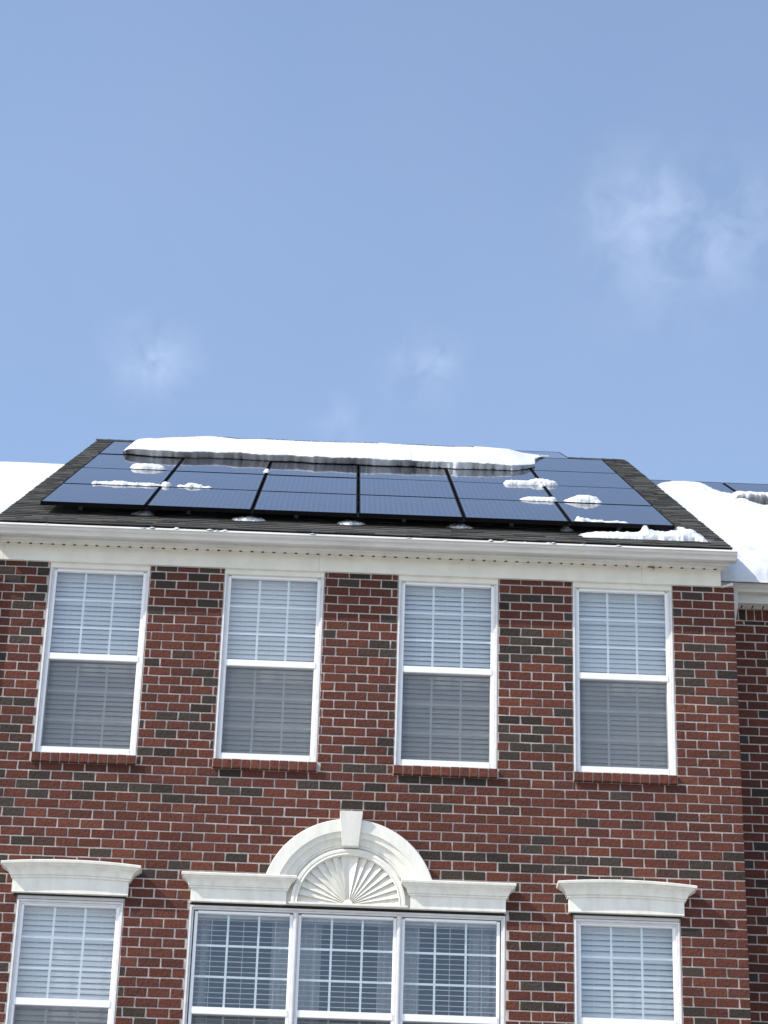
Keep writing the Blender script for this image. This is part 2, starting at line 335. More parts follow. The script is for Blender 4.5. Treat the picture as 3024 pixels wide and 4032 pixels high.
# ------------------------------------------------------------------ windows
def sill_bricks(parent, c):
    mb = MB(); rr = random.Random(int(c*100)); n = 11; w = (2*HW+.006)/n
    for k in range(n):
        x0 = c-HW-.003+k*w; x1 = x0+w; yf = -0.036+rr.uniform(-.003,.003); zt = 9.799+rr.uniform(-.002,.002)
        col = red(rr); col = tuple(q*1.12 for q in col)
        a, b = x0+.005, x1-.005
        mb.add([(a,.12,9.716),(b,.12,9.716),(b,.12,zt),(a,.12,zt),(a,yf,9.708),(b,yf,9.708),(b,yf,zt-.006),(a,yf,zt-.006),
                (a+.004,yf-.004,9.713),(b-.004,yf-.004,9.713),(b-.004,yf-.004,zt-.012),(a+.004,yf-.004,zt-.012)],
               [(0,1,5,4),(1,2,6,5),(2,3,7,6),(3,0,4,7),(4,5,9,8),(5,6,10,9),(6,7,11,10),(7,4,8,11),(8,9,10,11)], col)
    o = mb.build('sill', M['brick'], parent)
    m2 = MB(); m2.box(c-HW-.003, c+HW+.003, -0.028, 0.11, 9.714, 9.795); 
    k = m2.build('sill_mortar', M['mortar'], parent)
    return o
def sash_set(parent, c, gz, hw=0.403, screen=True):
    """gz = (upper glass top, upper glass bottom, lower glass top, lower glass bottom)"""
    t, ub, lt, lb = gz
    us = MB()   # upper sash: stiles, top rail, meeting rail
    us.box(c-hw-.028, c-hw, .036, .075, ub-.062, t+.018); us.box(c+hw, c+hw+.028, .036, .075, ub-.062, t+.018)
    us.box(c-hw, c+hw, .030, .075, t, t+.0225); us.box(c-hw-.012, c+hw+.012, .028, .09, ub-.062, ub)
    us.build('upper_sash', M['vinyl'], parent, bevel=.003)
    ls = MB()
    ls.box(c-hw-.012, c-hw+.004, .07, .11, lb-.03, lt); ls.box(c+hw-.004, c+hw+.012, .07, .11, lb-.03, lt)
    ls.box(c-hw+.004, c+hw-.004, .07, .11, lb-.03, lb+.006)
    ls.box(c-hw-.028, c-hw, .034, .069, lb-.055, ub-.062); ls.box(c+hw, c+hw+.028, .034, .069, lb-.055, ub-.062)
    ls.box(c-hw-.0, c+hw+.0, .030, .072, lb-.055, lb-.002)
    ls.build('lower_sash', M['vinyl'], parent, bevel=.003)
    for (a, b, y) in ((ub, t, .062), (lb, lt, .094)):
        p = MB(); p.add([(c-hw,y,a),(c+hw,y,a),(c+hw,y,b),(c-hw,y,b)], [(0,1,2,3)]); p.build('pane', M['glass'], parent)
        gr = MB(); y2 = y+.006
        for k in (-1, 1): gr.box(c+k*.1345-.0095, c+k*.1345+.0095, y2, y2+.008, a, b)
        for k in (1, 2):
            z = b-(b-a)*k/3
            xs = [c-hw, c-.1345-.0095, c-.1345+.0095, c+.1345-.0095, c+.1345+.0095, c+hw]
            for q in (0, 2, 4): gr.box(xs[q], xs[q+1], y2+.0005, y2+.0075, z-.0095, z+.0095)
        gr.build('grille', M['grille'], parent)
    if screen:
        p = MB(); p.add([(c-hw,.046,lb-.002),(c+hw,.046,lb-.002),(c+hw,.046,ub-.064),(c-hw,.046,ub-.064)], [(0,1,2,3)])
        p.build('insect_screen', M['screen'], parent)
def casing(c, hw, z0, z1, name='window', topz=None):
    """moulded casing set in the brick opening: two stepped bands on jambs and head"""
    mb = MB(); e = .003
    for (o0, o1, y0) in ((hw-e, hw-.022, .004), (hw-.022, hw-.037, .018)):
        mb.box(c-o0, c-o1, y0, .12, z0, z1-(hw-o0)-e); mb.box(c+o1, c+o0, y0, .12, z0, z1-(hw-o0)-e)
        mb.box(c-o1, c+o1, y0, .12, z1-(hw-o1)-e, z1-(hw-o0)-e)
    return mb
HD = []
for c in UPX:
    mb = casing(c, HW, 9.803, 11.70)
    mb.box(c-HW+.037, c+HW-.037, .02, .12, 9.803, 9.822)
    w = mb.build('window', M['casing'], HOUSE, bevel=.003)
    sash_set(w, c, (11.629, 10.797, 10.735, 9.879))
    sill_bricks(w, c)
    hb = MB(); hb.box(c-HW+.003, c+HW-.003, .001, .12, 11.652, 11.72); hb.build('head_board', M['cream'], w)
for c in LOX:
    mb = casing(c, HW, 6.643, 8.44)
    mb.box(c-HW+.003, c+HW-.003, .012, .12, 8.44, 8.477); 
    w = mb.build('window', M['casing'], HOUSE, bevel=.003)
    sash_set(w, c, (8.388, 7.56, 7.497, 6.70))
mb = casing(TCX, THW, 6.643, 8.44)
MULL = [TCX-.4535, TCX+.4535]
for xm in MULL:
    mb.box(xm-.021, xm+.021, .008, .12, 6.643, 8.40); mb.box(xm-.010, xm+.010, .001, .008, 6.643, 8.40)
w = mb.build('window', M['casing'], HOUSE, bevel=.003)
for c in (TCX-.907, TCX, TCX+.907): sash_set(w, c, (8.370, 7.535, 7.475, 6.70))

# blinds behind the panes: things of their own
def blind(c, hw, zt, zb, tilt, label, group, pitch=.0475, y=.165, seed=0):
    rr = random.Random(seed); t = thing('window_blind', label, 'blind', (c, y, zb), group)
    xf = Matrix.Translation((-c, -y, -zb))
    h = MB(); h.box(c-hw, c+hw, y-.028, y+.028, zt-.045, zt); h.build('headrail', M['blind'], t, xf=xf)
    s = MB(); z = zt-.06; k = 0
    while z > zb:
        a = R_(tilt+rr.uniform(-2.5,2.5)); w2 = .025; sag = rr.uniform(-.0012,.0012)
        dy, dz = math.cos(a)*w2, math.sin(a)*w2
        # outer edge low (towards the street), inner edge high; slightly crowned section
        P = [(-dy,-dz),(-dy*.5-.003*math.sin(a), -dz*.5+.003*math.cos(a)),(-.004*math.sin(a),.004*math.cos(a)),(dy*.5-.003*math.sin(a),dz*.5+.003*math.cos(a)),(dy,dz)]
        top = [(y+p[0], z+p[1]+.0013) for p in P]; bot = [(y+p[0], z+p[1]-.0013) for p in reversed(P)]
        n = 10; poly = top+bot
        vs = [(c-hw,q[0],q[1]+sag) for q in poly]+[(c+hw,q[0],q[1]-sag) for q in poly]
        s.add(vs, [(i,(i+1)%n,n+(i+1)%n,n+i) for i in range(n)]+[tuple(range(n-1,-1,-1)),tuple(range(n,2*n))])
        z -= pitch; k += 1
    s.build('slats', M['blind'], t, xf=xf)
    cd = MB()
    for q in (-.28, 0, .28):
        cd.box(c+q-.0015, c+q+.0015, y-.029, y-.0265, zb, zt-.05); cd.box(c+q-.0015, c+q+.0015, y+.0265, y+.029, zb, zt-.05)
    cd.build('ladder_cord', M['blind'], t, xf=xf)
    return t
ordn = ['leftmost upper window, left of three others', 'second upper window from the left', 'third upper window from the left', 'rightmost upper window, nearest the snowy neighbour roof']
for i, c in enumerate(UPX): blind(c, .42, 11.66, 9.83+(.0,.012,.0,.03)[i], (71,73,70,74)[i], 'closed white slatted blind behind the '+ordn[i], 'closed blinds behind the windows', seed=i)
blind(LOX[0], .42, 8.43, 6.66, 71, 'closed white slatted blind in the lower window under the left curved pediment', 'closed blinds behind the windows', pitch=.050, seed=11)
blind(LOX[1], .42, 8.43, 6.66, 71, 'closed white slatted blind in the lower window under the right curved pediment', 'closed blinds behind the windows', pitch=.050, seed=12)
for i, (c, nm) in enumerate(((TCX-.907,'left'),(TCX,'middle'),(TCX+.907,'right'))):
    blind(c, .41, 8.41, 6.66, 12, 'open white slatted blind in the %s bay of the triple window under the fan arch' % nm, 'open blinds of the triple window', pitch=.0465, seed=20+i)
def curtain(x0, x1, label, y=.30, z0=6.66, z1=8.42, seed=0):
    mb = MB(); n = 40; rr = random.Random(seed); ph = rr.uniform(0,6)
    vs = []
    for i in range(n+1):
        x = x0+(x1-x0)*i/n; yy = y+.018*math.sin(ph+(x-x0)*70)+.008*math.sin(ph*2+(x-x0)*33)
        vs += [(x,yy,z1),(x+rr.uniform(-.004,.004),yy,z0),(x+.0,yy+.004,z1),(x,yy+.004,z0)]
    fs = []
    for i in range(n):
        a = 4*i; b = a+4; fs += [(a,b,b+1,a+1),(a+2,a+3,b+3,b+2)]
    mb.add(vs, fs); tag(mb.build('curtain', M['curtain'], smooth=True), label, 'curtain', 'pale curtains behind the triple window')
curtain(-1.36, -1.23, 'narrow pale curtain at the far left edge of the triple window', seed=1)
curtain(-.68, -.53, 'pale curtain at the right side of the left bay of the triple window', seed=2)
curtain(-.42, -.24, 'pale curtain at the left side of the middle bay of the triple window', seed=3)
curtain(.27, .40, 'pale curtain at the right side of the middle bay of the triple window', seed=4)
curtain(.49, .63, 'pale curtain at the left side of the right bay of the triple window', seed=5)
curtain(1.06, 1.31, 'wide pale curtain at the far right edge of the triple window', seed=6)

# ------------------------------------------------------------------ eaves
EZ = 12.0256; TANP = 0.6543
ANG = math.atan(TANP); CA, SA = math.cos(ANG), math.sin(ANG)
def roofz(y): return EZ+(y+.2)*TANP
fr = MB(); 
jx = [-3.46, -3.35, -0.403, 2.623, 3.365]
for a, b in zip(jx, jx[1:]): fr.box(a+.0008, b-.0008, -.030, .03, 11.700, 11.878)
fr.build('frieze_board', M['cream'], HOUSE)
so = MB(); so.box(-3.46, 3.42, -.168, -.0305, 11.868, 11.886)
x = -3.419
k = 0
while x < 3.40:
    so.prism([(-.168,11.8685),(-.045,11.8685),(-.045,11.863),(-.168,11.863)], x-.008, x+.008); x += .1035
so.build('soffit', M['cream'], HOUSE)
vt = MB(); vt.add([(-.014,-.0445,-.0065),(.014,-.0445,-.0065),(0,-.075,-.0065),(-.014,-.0445,.0005),(.014,-.0445,.0005),(0,-.075,.0005)], [(0,1,2),(3,5,4),(0,3,4,1),(1,4,5,2),(2,5,3,0)])
vent0 = vt.build('soffit_vent', M['dark'], HOUSE); x = -3.314; k = 0
while x < 3.40:
    o = vent0 if k == 0 else vent0.copy()
    if k: C.objects.link(o)
    o.location = (x+random.uniform(-.002,.002), 0, 11.868); x += .1035; k += 1
jc = MB(); jc.box(-3.46, 3.38, -.0445, -.0305, 11.856, 11.8675); jc.build('soffit_channel', M['cream'], HOUSE)
fa = MB(); fa.prism([(-.172,11.846),(-.168,11.846),(-.168,12.01),(-.172,12.01)], -3.50, 3.425)
fa.prism([(-.168,11.846),(-.150,11.846),(-.150,11.8675),(-.168,11.8675)], -3.50, 3.425)
fa.build('fascia', M['gutter'], HOUSE)
def gutter(parent, x0, x1, yo=0.0, zo=0.0):
    P = [(-.172,11.985),(-.174,11.985),(-.174,11.890),(-.236,11.884),(-.246,11.888),(-.252,11.900),(-.262,11.912),(-.284,11.924),(-.290,11.932),(-.292,11.944),(-.305,11.946),(-.306,11.951),(-.289,11.974),(-.284,11.972),
         (-.286,11.934),(-.260,11.918),(-.246,11.902),(-.240,11.892),(-.178,11.896),(-.176,11.985)]
    P = [(y+yo, z+zo) for y, z in P]
    mb = MB(); n = len(P)
    vs = [(x0,y,z) for y,z in P]+[(x1,y,z) for y,z in P]
    mb.add(vs, [(i,(i+1)%n,n+(i+1)%n,n+i) for i in range(n)])
    Q = [P[i] for i in (1,2,3,4,5,6,7,8,9,10,11,12)]
    for xa, xb in ((x0-.003,x0+.001),(x1-.001,x1+.003)): mb.prism(Q, xa, xb)
    return mb.build('gutter', M['gutter'], parent)
gutter(HOUSE, -3.56, 3.483, 0, -.018)
fl = MB(); fl.prismz([(3.3665,11.700),(3.373,11.694),(3.478,11.716),(3.478,11.742),(3.470,11.742)], -.028, .01); fl.build('flashing', M['gutter'], HOUSE)
# downspout at the left corner with an elbow up to the gutter
def tube(mb, pts, w, d):
    ring = []
    for i, p in enumerate(pts):
        p = Vector(p); t = (Vector(pts[min(i+1,len(pts)-1)])-Vector(pts[max(i-1,0)])).normalized()
        xx = Vector((1,0,0)); xx = (xx-t*xx.dot(t)).normalized(); yy = t.cross(xx)
        ring.append([p+xx*a*w/2+yy*b*d/2 for a,b in ((-1,-1),(1,-1),(1,1),(-1,1))])
    k = []
    vs = [q for r in ring for q in r]; fs = []
    for i in range(len(ring)-1):
        for j in range(4): n = (j+1)%4; fs.append((4*i+j,4*i+n,4*i+4+n,4*i+4+j))
    fs += [(0,1,2,3), tuple(4*(len(ring)-1)+j for j in (3,2,1,0))]
    mb.add(vs, fs)
ds = MB(); tube(ds, [(-3.44,-.235,11.89),(-3.44,-.235,11.82),(-3.44,-.05,11.56),(-3.44,-.045,11.48),(-3.44,-.045,0.2)], .075, .055)
ds.build('downspout', M['gutter'], HOUSE, bevel=.004)

# ------------------------------------------------------------------ pediments over the lower windows
def cornice(parent, name, hwb, cx, prof, z_arc=0.0, n=24, body_y=-.05, left_clip=None):
    """prof: (y,z) from the bottom front of the body up to the top; mitred returns at both ends"""
    mb = MB(); ts = [-1+2*i/n for i in range(n+1)]; m = len(prof); zlo = prof[0][1]; zhi = prof[-1][1]
    vs = []; fs = []
    for t in ts:
        for (y, z) in prof:
            hw = hwb+max(0.0, (body_y-y)); zz = z + z_arc*(1-t*t)*min(1, max(0.0,(z-zlo)/(zhi-zlo))*1.0)
            vs.append((cx+t*hw, y, zz))
    for i in range(n):
        for j in range(m-1): a = i*m+j; fs.append((a,a+m,a+m+1,a+1))
    # back line on the wall for the top and bottom
    b0 = len(vs)
    for t in ts:
        y, z = prof[-1]; hw = hwb+max(0.0,(body_y-y)); vs.append((cx+t*hw, .012, z+.006+z_arc*(1-t*t)))
    b1 = len(vs)
    for t in ts: vs.append((cx+t*hwb, .012, prof[0][1]))
    for i in range(n):
        fs.append((i*m+m-1,(i+1)*m+m-1,b0+i+1,b0+i)); fs.append((i*m,b1+i,b1+i+1,(i+1)*m))
    for s, i in ((-1,0),(1,n)):
        k = len(vs)
        for (y, z) in prof: vs.append((cx+s*(hwb+max(0.0,(body_y-y))), .012, z))
        for j in range(m-1): fs.append((i*m+j,i*m+j+1,k+j+1,k+j))
    mb.add(vs, fs); return mb.build(name, M['trim'], parent)
CP = [(-.05,0.0),(-.050,.126),(-.064,.127),(-.066,.139),(-.062,.143),(-.074,.146),(-.077,.158),(-.084,.176),(-.100,.194),(-.122,.206),(-.134,.212),(-.134,.220),(-.152,.222),(-.156,.240),(-.150,.247)]
for c in (-2.455, 2.424):
    p = cornice(HOUSE, 'window_pediment', .508, c, [(y, 8.476+z) for y, z in CP], z_arc=.030)
    b = MB(); n = 20
    vs = []; fs = []
    for i in range(n+1):
        t = -1+2*i/n; x = c+t*.497; zt = 8.480+.030*(1-t*t)
        vs += [(x,-.0555,8.4765),(x,-.0555,zt),(x,-.05,zt+.003)]
    for i in range(n): fs += [(3*i,3*i+3,3*i+4,3*i+1),(3*i+1,3*i+4,3*i+5,3*i+2)]
    b.add(vs, fs); b.build('bottom_lip', M['trim'], p)
    dl = MB(); dl.box(c-.49, c+.49, -.02, .012, 8.468, 8.4755); dl.build('dark_strip', M['dark'], p)  # thin solid strip in near-black along the pediment's lower edge
ACX, ACZ = -.019, 8.473
prof = [(.764,.012),(.764,-.112),(.757,-.116),(.652,-.116),(.648,-.098),(.640,-.094),(.603,-.092),(.598,-.075),(.585,-.062),(.562,-.054),(.545,-.052),(.541,-.044),(.525,-.042),(.521,-.030),(.506,-.026),(.503,.012)]
am = MB(); n = 64; vs = []; fs = []; m = len(prof)
for i in range(n+1):
    for (r, y) in prof:
        a0 = math.asin(min(.99,.212/r)); a = a0+(math.pi-2*a0)*i/n
        vs.append((ACX+r*math.cos(a), y, ACZ+r*math.sin(a)))
for i in range(n):
    for j in range(m-1): fs.append((i*m+j,i*m+j+1,(i+1)*m+j+1,(i+1)*m+j))
am.add(vs, fs)
ARCH = am.build('arched_pediment', M['trim'], HOUSE)
ri = MB(); vs = []; fs = []; rp = [(.5025,.012),(.5025,-.066),(.498,-.070),(.476,-.070),(.474,-.064),(.462,-.064),(.452,-.070),(.446,-.066),(.444,.012)]; m = len(rp)
for i in range(n+1):
    a = math.pi*i/n
    for (r, y) in rp: vs.append((ACX+r*math.cos(a), y, ACZ+r*math.sin(a)))
for i in range(n):
    for j in range(m-1): fs.append((i*m+j,i*m+j+1,(i+1)*m+j+1,(i+1)*m+j))
ri.add(vs, fs); ri.build('inner_ring', M['trim'], ARCH)
fn = MB(); NR = 9; rf = .4445; r0 = .03
for side in (0, 1):
    for k in range(NR):
        a0 = R_(90)*k/NR; a1 = R_(90)*(k+1)/NR          # a0 nearer the horizontal: the high edge
        yh, yl = -.045, -.012
        st = 4; ring0 = []; vs = []; fs = []
        for q in range(st+1):
            a = a0+(a1-a0)*q/st; y = yh+(yl-yh)*q/st
            ca = math.cos(a) if side == 0 else -math.cos(a)
            vs += [(ACX+r0*ca, y*.55-.006, ACZ+r0*math.sin(a)), (ACX+rf*ca, y, ACZ+rf*math.sin(a))]
        for q in range(st): fs.append((2*q,2*q+1,2*q+3,2*q+2))
        b = len(vs); a = a0; ca = math.cos(a) if side == 0 else -math.cos(a)
        vs += [(ACX+r0*ca, .0, ACZ+r0*math.sin(a)), (ACX+rf*ca, 0, ACZ+rf*math.sin(a))]
        fs.append((0,b,b+1,1)); fn.add(vs, fs)
fn.build('fan_panel', M['trim'], ARCH)
hb = MB(); vs = []; fs = []
for i in range(13):
    a = math.pi*i/12
    for (r, y) in ((.042,-.02),(.042,-.046),(.034,-.054),(.0,-.057)): vs.append((ACX+r*math.cos(a), y, ACZ+r*math.sin(a)))
for i in range(12):
    for j in range(3): fs.append((4*i+j,4*i+j+1,4*i+5+j,4*i+4+j))
hb.add(vs, fs); hb.build('fan_hub', M['trim'], ARCH)
ks = MB(); zc0, zc1 = 8.985, 9.292
vs = [(ACX-.070,.012,zc0),(ACX+.070,.012,zc0),(ACX+.101,.012,zc1),(ACX-.101,.012,zc1),(ACX-.072,-.118,zc0),(ACX+.072,-.118,zc0),(ACX+.102,-.170,zc1),(ACX-.102,-.170,zc1)]
ks.add(vs, [(0,3,2,1),(4,5,6,7),(0,1,5,4),(1,2,6,5),(2,3,7,6),(3,0,4,7)]); ks.build('keystone', M['trim'], ARCH, bevel=.003)
bs = MB(); bs.box(ACX-.52, ACX+.52, -.072, .012, 8.455, 8.4725); bs.box(ACX-.62, ACX+.62, -.010, .012, 8.4725, 8.69); bs.box(ACX-.62, ACX-.521, -.010, .012, 8.456, 8.4725); bs.box(ACX+.521, ACX+.62, -.010, .012, 8.456, 8.4725); bs.build('fan_base', M['trim'], ARCH)
CP2 = [(-.05,0.0),(-.050,.116),(-.063,.117),(-.065,.129),(-.061,.133),(-.072,.136),(-.075,.148),(-.082,.166),(-.096,.184),(-.112,.194),(-.120,.200),(-.120,.210),(-.134,.212),(-.138,.230),(-.132,.238)]
for cx_, hw_ in ((-.981,.419),(.943,.419)):
    cornice(ARCH, 'side_cornice', hw_, cx_, [(y, 8.453+z) for y, z in CP2])
dl = MB(); dl.box(TCX-1.37, TCX+1.37, -.012, .012, 8.444, 8.4535); dl.build('dark_strip', M['dark'], ARCH)  # thin solid near-black strip below the fan base and side cornices

# ------------------------------------------------------------------ roof
RIDGE_Y = 7.55
rf_ = MB(); rf_.prism([(-.252,roofz(-.252)-.005),(-.252,roofz(-.252)-.018),(RIDGE_Y,roofz(RIDGE_Y)-.12),(15.3,12.0),(15.3,12.1),(RIDGE_Y,roofz(RIDGE_Y)-.012)], -3.445, 3.445)
ROOF = rf_.build('roof', M['frame'], HOUSE)
def shingle_field(parent, x0, x1, y0, y1, z0, seed, name='shingles'):
    rr = random.Random(seed); mb = MB(); EXP = .143
    def P(x, s, h): return (x, y0+s*CA-h*SA, z0+s*SA+h*CA)
    s = 0.0; L_ = (y1-y0)/CA
    while s < L_:
        x = x0-rr.uniform(0,.3)+rr.uniform(-.01,.01)
        while x < x1:
            w = rr.uniform(.12,.32); xa, xb = max(x,x0+rr.uniform(-.004,.004)), min(x+w,x1+rr.uniform(-.004,.004))
            if xb-xa > .01:
                t = rr.choice((.006,.008,.011,.012)); v = rr.uniform(.62,1.32); wv = rr.uniform(-.07,.07)
                col = (.074*v*(1+wv), .0725*v, .066*v*(1-wv)); se = min(s+EXP+.02, L_+.02); d = rr.uniform(-.004,.004)
                vs = [P(xa,s+d,0),P(xb,s+d,0),P(xb,s+d,t),P(xa,s+d,t),P(xb,se,.002),P(xa,se,.002),P(xb,se,-.004),P(xa,se,-.004)]
                mb.add(vs, [(0,1,2,3),(3,2,4,5),(1,6,4,2),(0,3,5,7)], col)
            x += w
        s += EXP
    # ridge caps
    return mb.build(name, M['shingle'], parent)
shingle_field(ROOF, -3.449, 3.449, -.266, RIDGE_Y, roofz(-.266), 5)
rc = MB(); x = -3.46; rr = random.Random(4)
while x < 3.28:
    v = rr.uniform(.6,1.2); z = roofz(RIDGE_Y)
    rc.add([(x,RIDGE_Y-.12,z-.12*TANP+.016),(x+.16,RIDGE_Y-.12,z-.12*TANP+.012),(x+.16,RIDGE_Y,z+.020),(x,RIDGE_Y,z+.026),(x+.16,RIDGE_Y+.12,z-.12*TANP+.012),(x,RIDGE_Y+.12,z-.12*TANP+.016),
            (x,RIDGE_Y-.12,z-.12*TANP),(x,RIDGE_Y+.12,z-.12*TANP)],
           [(0,1,2,3),(3,2,4,5),(6,0,3),(3,5,7)], (.066*v,.065*v,.060*v)); x += .14
rc.build('ridge_cap', M['shingle'], ROOF)

# ------------------------------------------------------------------ solar panels on rails
PY0, PZ0 = .23, 12.4537
PW, PL = 1.0166, 1.796
GW, GL = .020, .014
PX0 = -3.104
TH = .040
UX, UU, UN = Vector((1,0,0)), Vector((0,CA,SA)), Vector((0,-SA,CA))
def pmat(x, s, h=0.0, ang=None):
    o = Vector((x, PY0, PZ0)) + UU*s + UN*h
    a = ANG if ang is None else ang
    m = Matrix.Rotation(a, 4, 'X'); m.translation = o; return m
def panel_proto():
    t = thing('solar_panel', 'x', 'solar panel')
    w, l = PW-GW, PL-GL; f = .011
    fr = MB()
    fr.box(0, f, 0, l, -TH, 0); fr.box(w-f, w, 0, l, -TH, 0); fr.box(f, w-f, 0, f, -TH, 0); fr.box(f, w-f, l-f, l, -TH, 0)
    fr.box(f, w-f, .03, .04, -TH, -.034)
    o = fr.build('frame', M['frame'], t)
    g = MB(); g.box(f, w-f, f, l-f, -.008, -.002); g.build('glass', M['cell'], t)
    return t
proto = panel_proto(); first = True
def copy_tree(o, parent=None):
    c = o.copy(); C.objects.link(c)
    if parent: c.parent = parent
    for ch in list(o.children): copy_tree(ch, c)
    return c
def place_panel(mtx, label, group):
    global first
    o = proto if first else copy_tree(proto)
    first = False; o.matrix_world = mtx; o['label'] = label; o['group'] = group
    return o
cn = ['leftmost column', 'second column from the left', 'third column from the left', 'third column from the right', 'second column from the right', 'rightmost column']
rn = ['bottom row by the gutter', 'second row up', 'third row up, below the snow slab', 'fourth row up at the snow slab']
rj = random.Random(9)
for r in range(4):
    for c in range(6):
        m = pmat(PX0+c*PW+GW/2, r*PL+GL/2, rj.uniform(-.002,.002), ANG+R_(rj.uniform(-.12,.12)))
        place_panel(m, 'dark blue solar panel, %s, %s' % (rn[r], cn[c]), 'solar panels on the front roof')
R5X = -2.48
A5 = R_(31.2)
cn5 = ['leftmost', 'second from the left', 'middle', 'second from the right', 'rightmost']
for c in range(5):
    m = pmat(R5X+c*PW+GW/2, 4*PL+.004, -.004, A5)
    place_panel(m, 'dark solar panel at the ridge behind the snow slab, %s of five' % cn5[c], 'solar panels along the ridge')
rl = 0
for r in range(4):
    for q, fr_ in ((0, .22), (1, .78)):
        s = (r+fr_)*PL; mb = MB()
        x0, x1 = PX0-.03, PX0+6*PW+.035
        mb.box(x0, x1, s-.018, s+.018, -TH-.042, -TH-.002)
        for k in range(6):
            xx = PX0+.35+k*1.05; mb.box(xx-.02, xx+.02, s+.019, s+.029, -.128, -TH-.01); mb.box(xx-.025, xx+.025, s+.019, s+.08, -.134, -.126)
        for xx in (x0+.001, x1-.030): mb.box(xx, xx+.028, s-.016, s+.016, -TH-.001, .004)
        o = mb.build('mounting_rail', M['rail']); o.matrix_world = pmat(0, 0)
        nm = ['lowest', 'second', 'third', 'fourth', 'fifth', 'sixth', 'seventh', 'topmost'][rl]; rl += 1
        tag(o, 'grey metal mounting rail under the panels, %s%s' % (nm, '' if nm in ('lowest','topmost') else ' up from the gutter'), 'rail', 'mounting rails under the solar panels')

# ------------------------------------------------------------------ snow
TOPT = [(-2.83,5.75),(-2.80,5.95),(-2.77,6.38),(-2.44,6.92),(-2.06,7.20),(-1.90,7.32),(-1.58,7.05),(-1.27,7.19),(-.8,7.10),(-.32,7.13),(.15,7.24),(.30,7.30),(.87,7.16),(1.18,7.13),(1.59,7.33),(1.82,7.22),(2.02,6.80),(2.32,6.5)]
FRT = [(-2.83,4.95),(-2.79,4.74),(-2.57,4.66),(-2.16,4.61),(-1.56,4.65),(-1.08,4.63),(-.58,4.57),(.36,4.58),(.78,4.60),(1.35,4.58),(1.75,4.60),(1.88,4.74),(2.05,5.10),(2.10,5.75),(2.2,6.15),(2.34,6.47)]
def slab():
    mb = MB(); x0, x1 = -2.83, 2.34; n = 330; vs = []; fs = []; m = None
    for i in range(n+1):
        x = x0+(x1-x0)*i/n
        yf = interp(FRT, x)+.05*fbm(x*2.1,3,0)+.012*fbm(x*14,9,0); yt = interp(TOPT, x)
        cy = 5.95 if x < 1.7 else 5.95+.3*(x-1.7)
        crest = max(.004, (yt-cy)*.114*CA*1.02)
        endl = min(1, (x-x0)/.22); endl = math.sqrt(max(0, 1-(1-endl)**2)); endr = min(1, (x1-x)/.75); endr = max(0,endr)**.8
        e = endl*endr
        hf = (.092+.012*fbm(x*3.3,1.7,0)+.006*fbm(x*17,5,0))*e
        if .55 < x < 1.75: hf *= 1-.12*abs(fbm(x*9,2,0))
        crest = max(crest*(.3+.7*e), hf*.9)
        yb = max(yf+.3, min(7.35, yt+.15)) if x < 1.7 else max(yf+.05, yt-.02)
        cy = max(cy, yf+.12)
        rag = .020*fbm(x*9,0,2)+.01*fbm(x*30,0,5)
        uc = .65+.7*fbm(x*2.3,0,9)+.35*fbm(x*13,2,9)
        if .62 < x < 1.85: uc -= .55+.5*fbm(x*22,4,1)
        uc = max(-.5, min(1.2, uc))
        P = [(yf+.12,.003),(yf-.03+.070*uc+rag,.003),(yf-.03+.060*uc+rag,hf*.14),(yf-.03+.042*uc+rag*.8,hf*.36),(yf-.03+.022*uc+rag*.5,hf*.60),(yf-.03+.004*uc+rag*.3,hf*.80),(yf-.030,hf*.88),(yf-.018,hf*.95),(yf+.03,hf*1.0),(yf+.15,hf*1.06)]
        for q in (.25,.5,.75,1): 
            yy = yf+.15+(cy-yf-.15)*q; h = hf*1.05+(crest-hf*1.05)*q+.006*fbm(x*1.6,yy*1.6,4)*e
            P.append((yy, max(.004,h)))
        yb = max(yb, cy+.05)
        for q in (.25,.5,.75,.92,1):
            yy = cy+(yb-cy)*q; h = min(crest*(1-q**1.6), max(.002,(yt-yy)*.114*CA)); P.append((yy, max(.002,h)))
        m = len(P)
        for (y, h) in P:
            s = (y-PY0)/CA; vs.append(tuple(Vector((x,PY0,PZ0))+UU*s+UN*h))
    for i in range(n):
        for j in range(m-1): a = i*m+j; fs.append((a,a+m,a+m+1,a+1))
        fs.append((i*m+m-1,(i+1)*m+m-1,(i+1)*m,i*m))
    fs += [tuple(range(m)), tuple(range(n*m+m-1, n*m-1, -1))]
    mb.add(vs, fs)
    return mb.build('snow_slab', M['snow'], smooth=True)
tag(slab(), 'long thick slab of white snow lying across the top rows of solar panels', 'snow')
def field(name, label, hfun, x0, x1, s0, s1, step, base=None, group=None, kind=None, m='snow_old', sx=None, un=UN, cat='snow'):
    """snow heaped on a sloping surface: base = (y0,z0) of the slope, s along the slope, h above it"""
    y0, z0 = base or (PY0, PZ0); sx = sx or step
    nx = max(2, int((x1-x0)/sx)); ns = max(2, int((s1-s0)/step)); mb = MB(); H = {}; idx = {}; vs = []
    for i in range(nx+1):
        for j in range(ns+1):
            H[i,j] = hfun(x0+(x1-x0)*i/nx, s0+(s1-s0)*j/ns)
    fs = []
    def vid(i, j):
        if (i,j) not in idx:
            x = x0+(x1-x0)*i/nx; s = s0+(s1-s0)*j/ns; h = max(.0015, H[i,j])
            idx[i,j] = len(vs); vs.append((x, y0+s*CA-h*SA, z0+s*SA+h*CA))
        return idx[i,j]
    for i in range(nx):
        for j in range(ns):
            if max(H[i,j],H[i+1,j],H[i,j+1],H[i+1,j+1]) > 0: fs.append((vid(i,j),vid(i+1,j),vid(i+1,j+1),vid(i,j+1)))
    mb.add(vs, fs); o = mb.build(name, M[m], smooth=True)
    return tag(o, label, cat, group, kind)
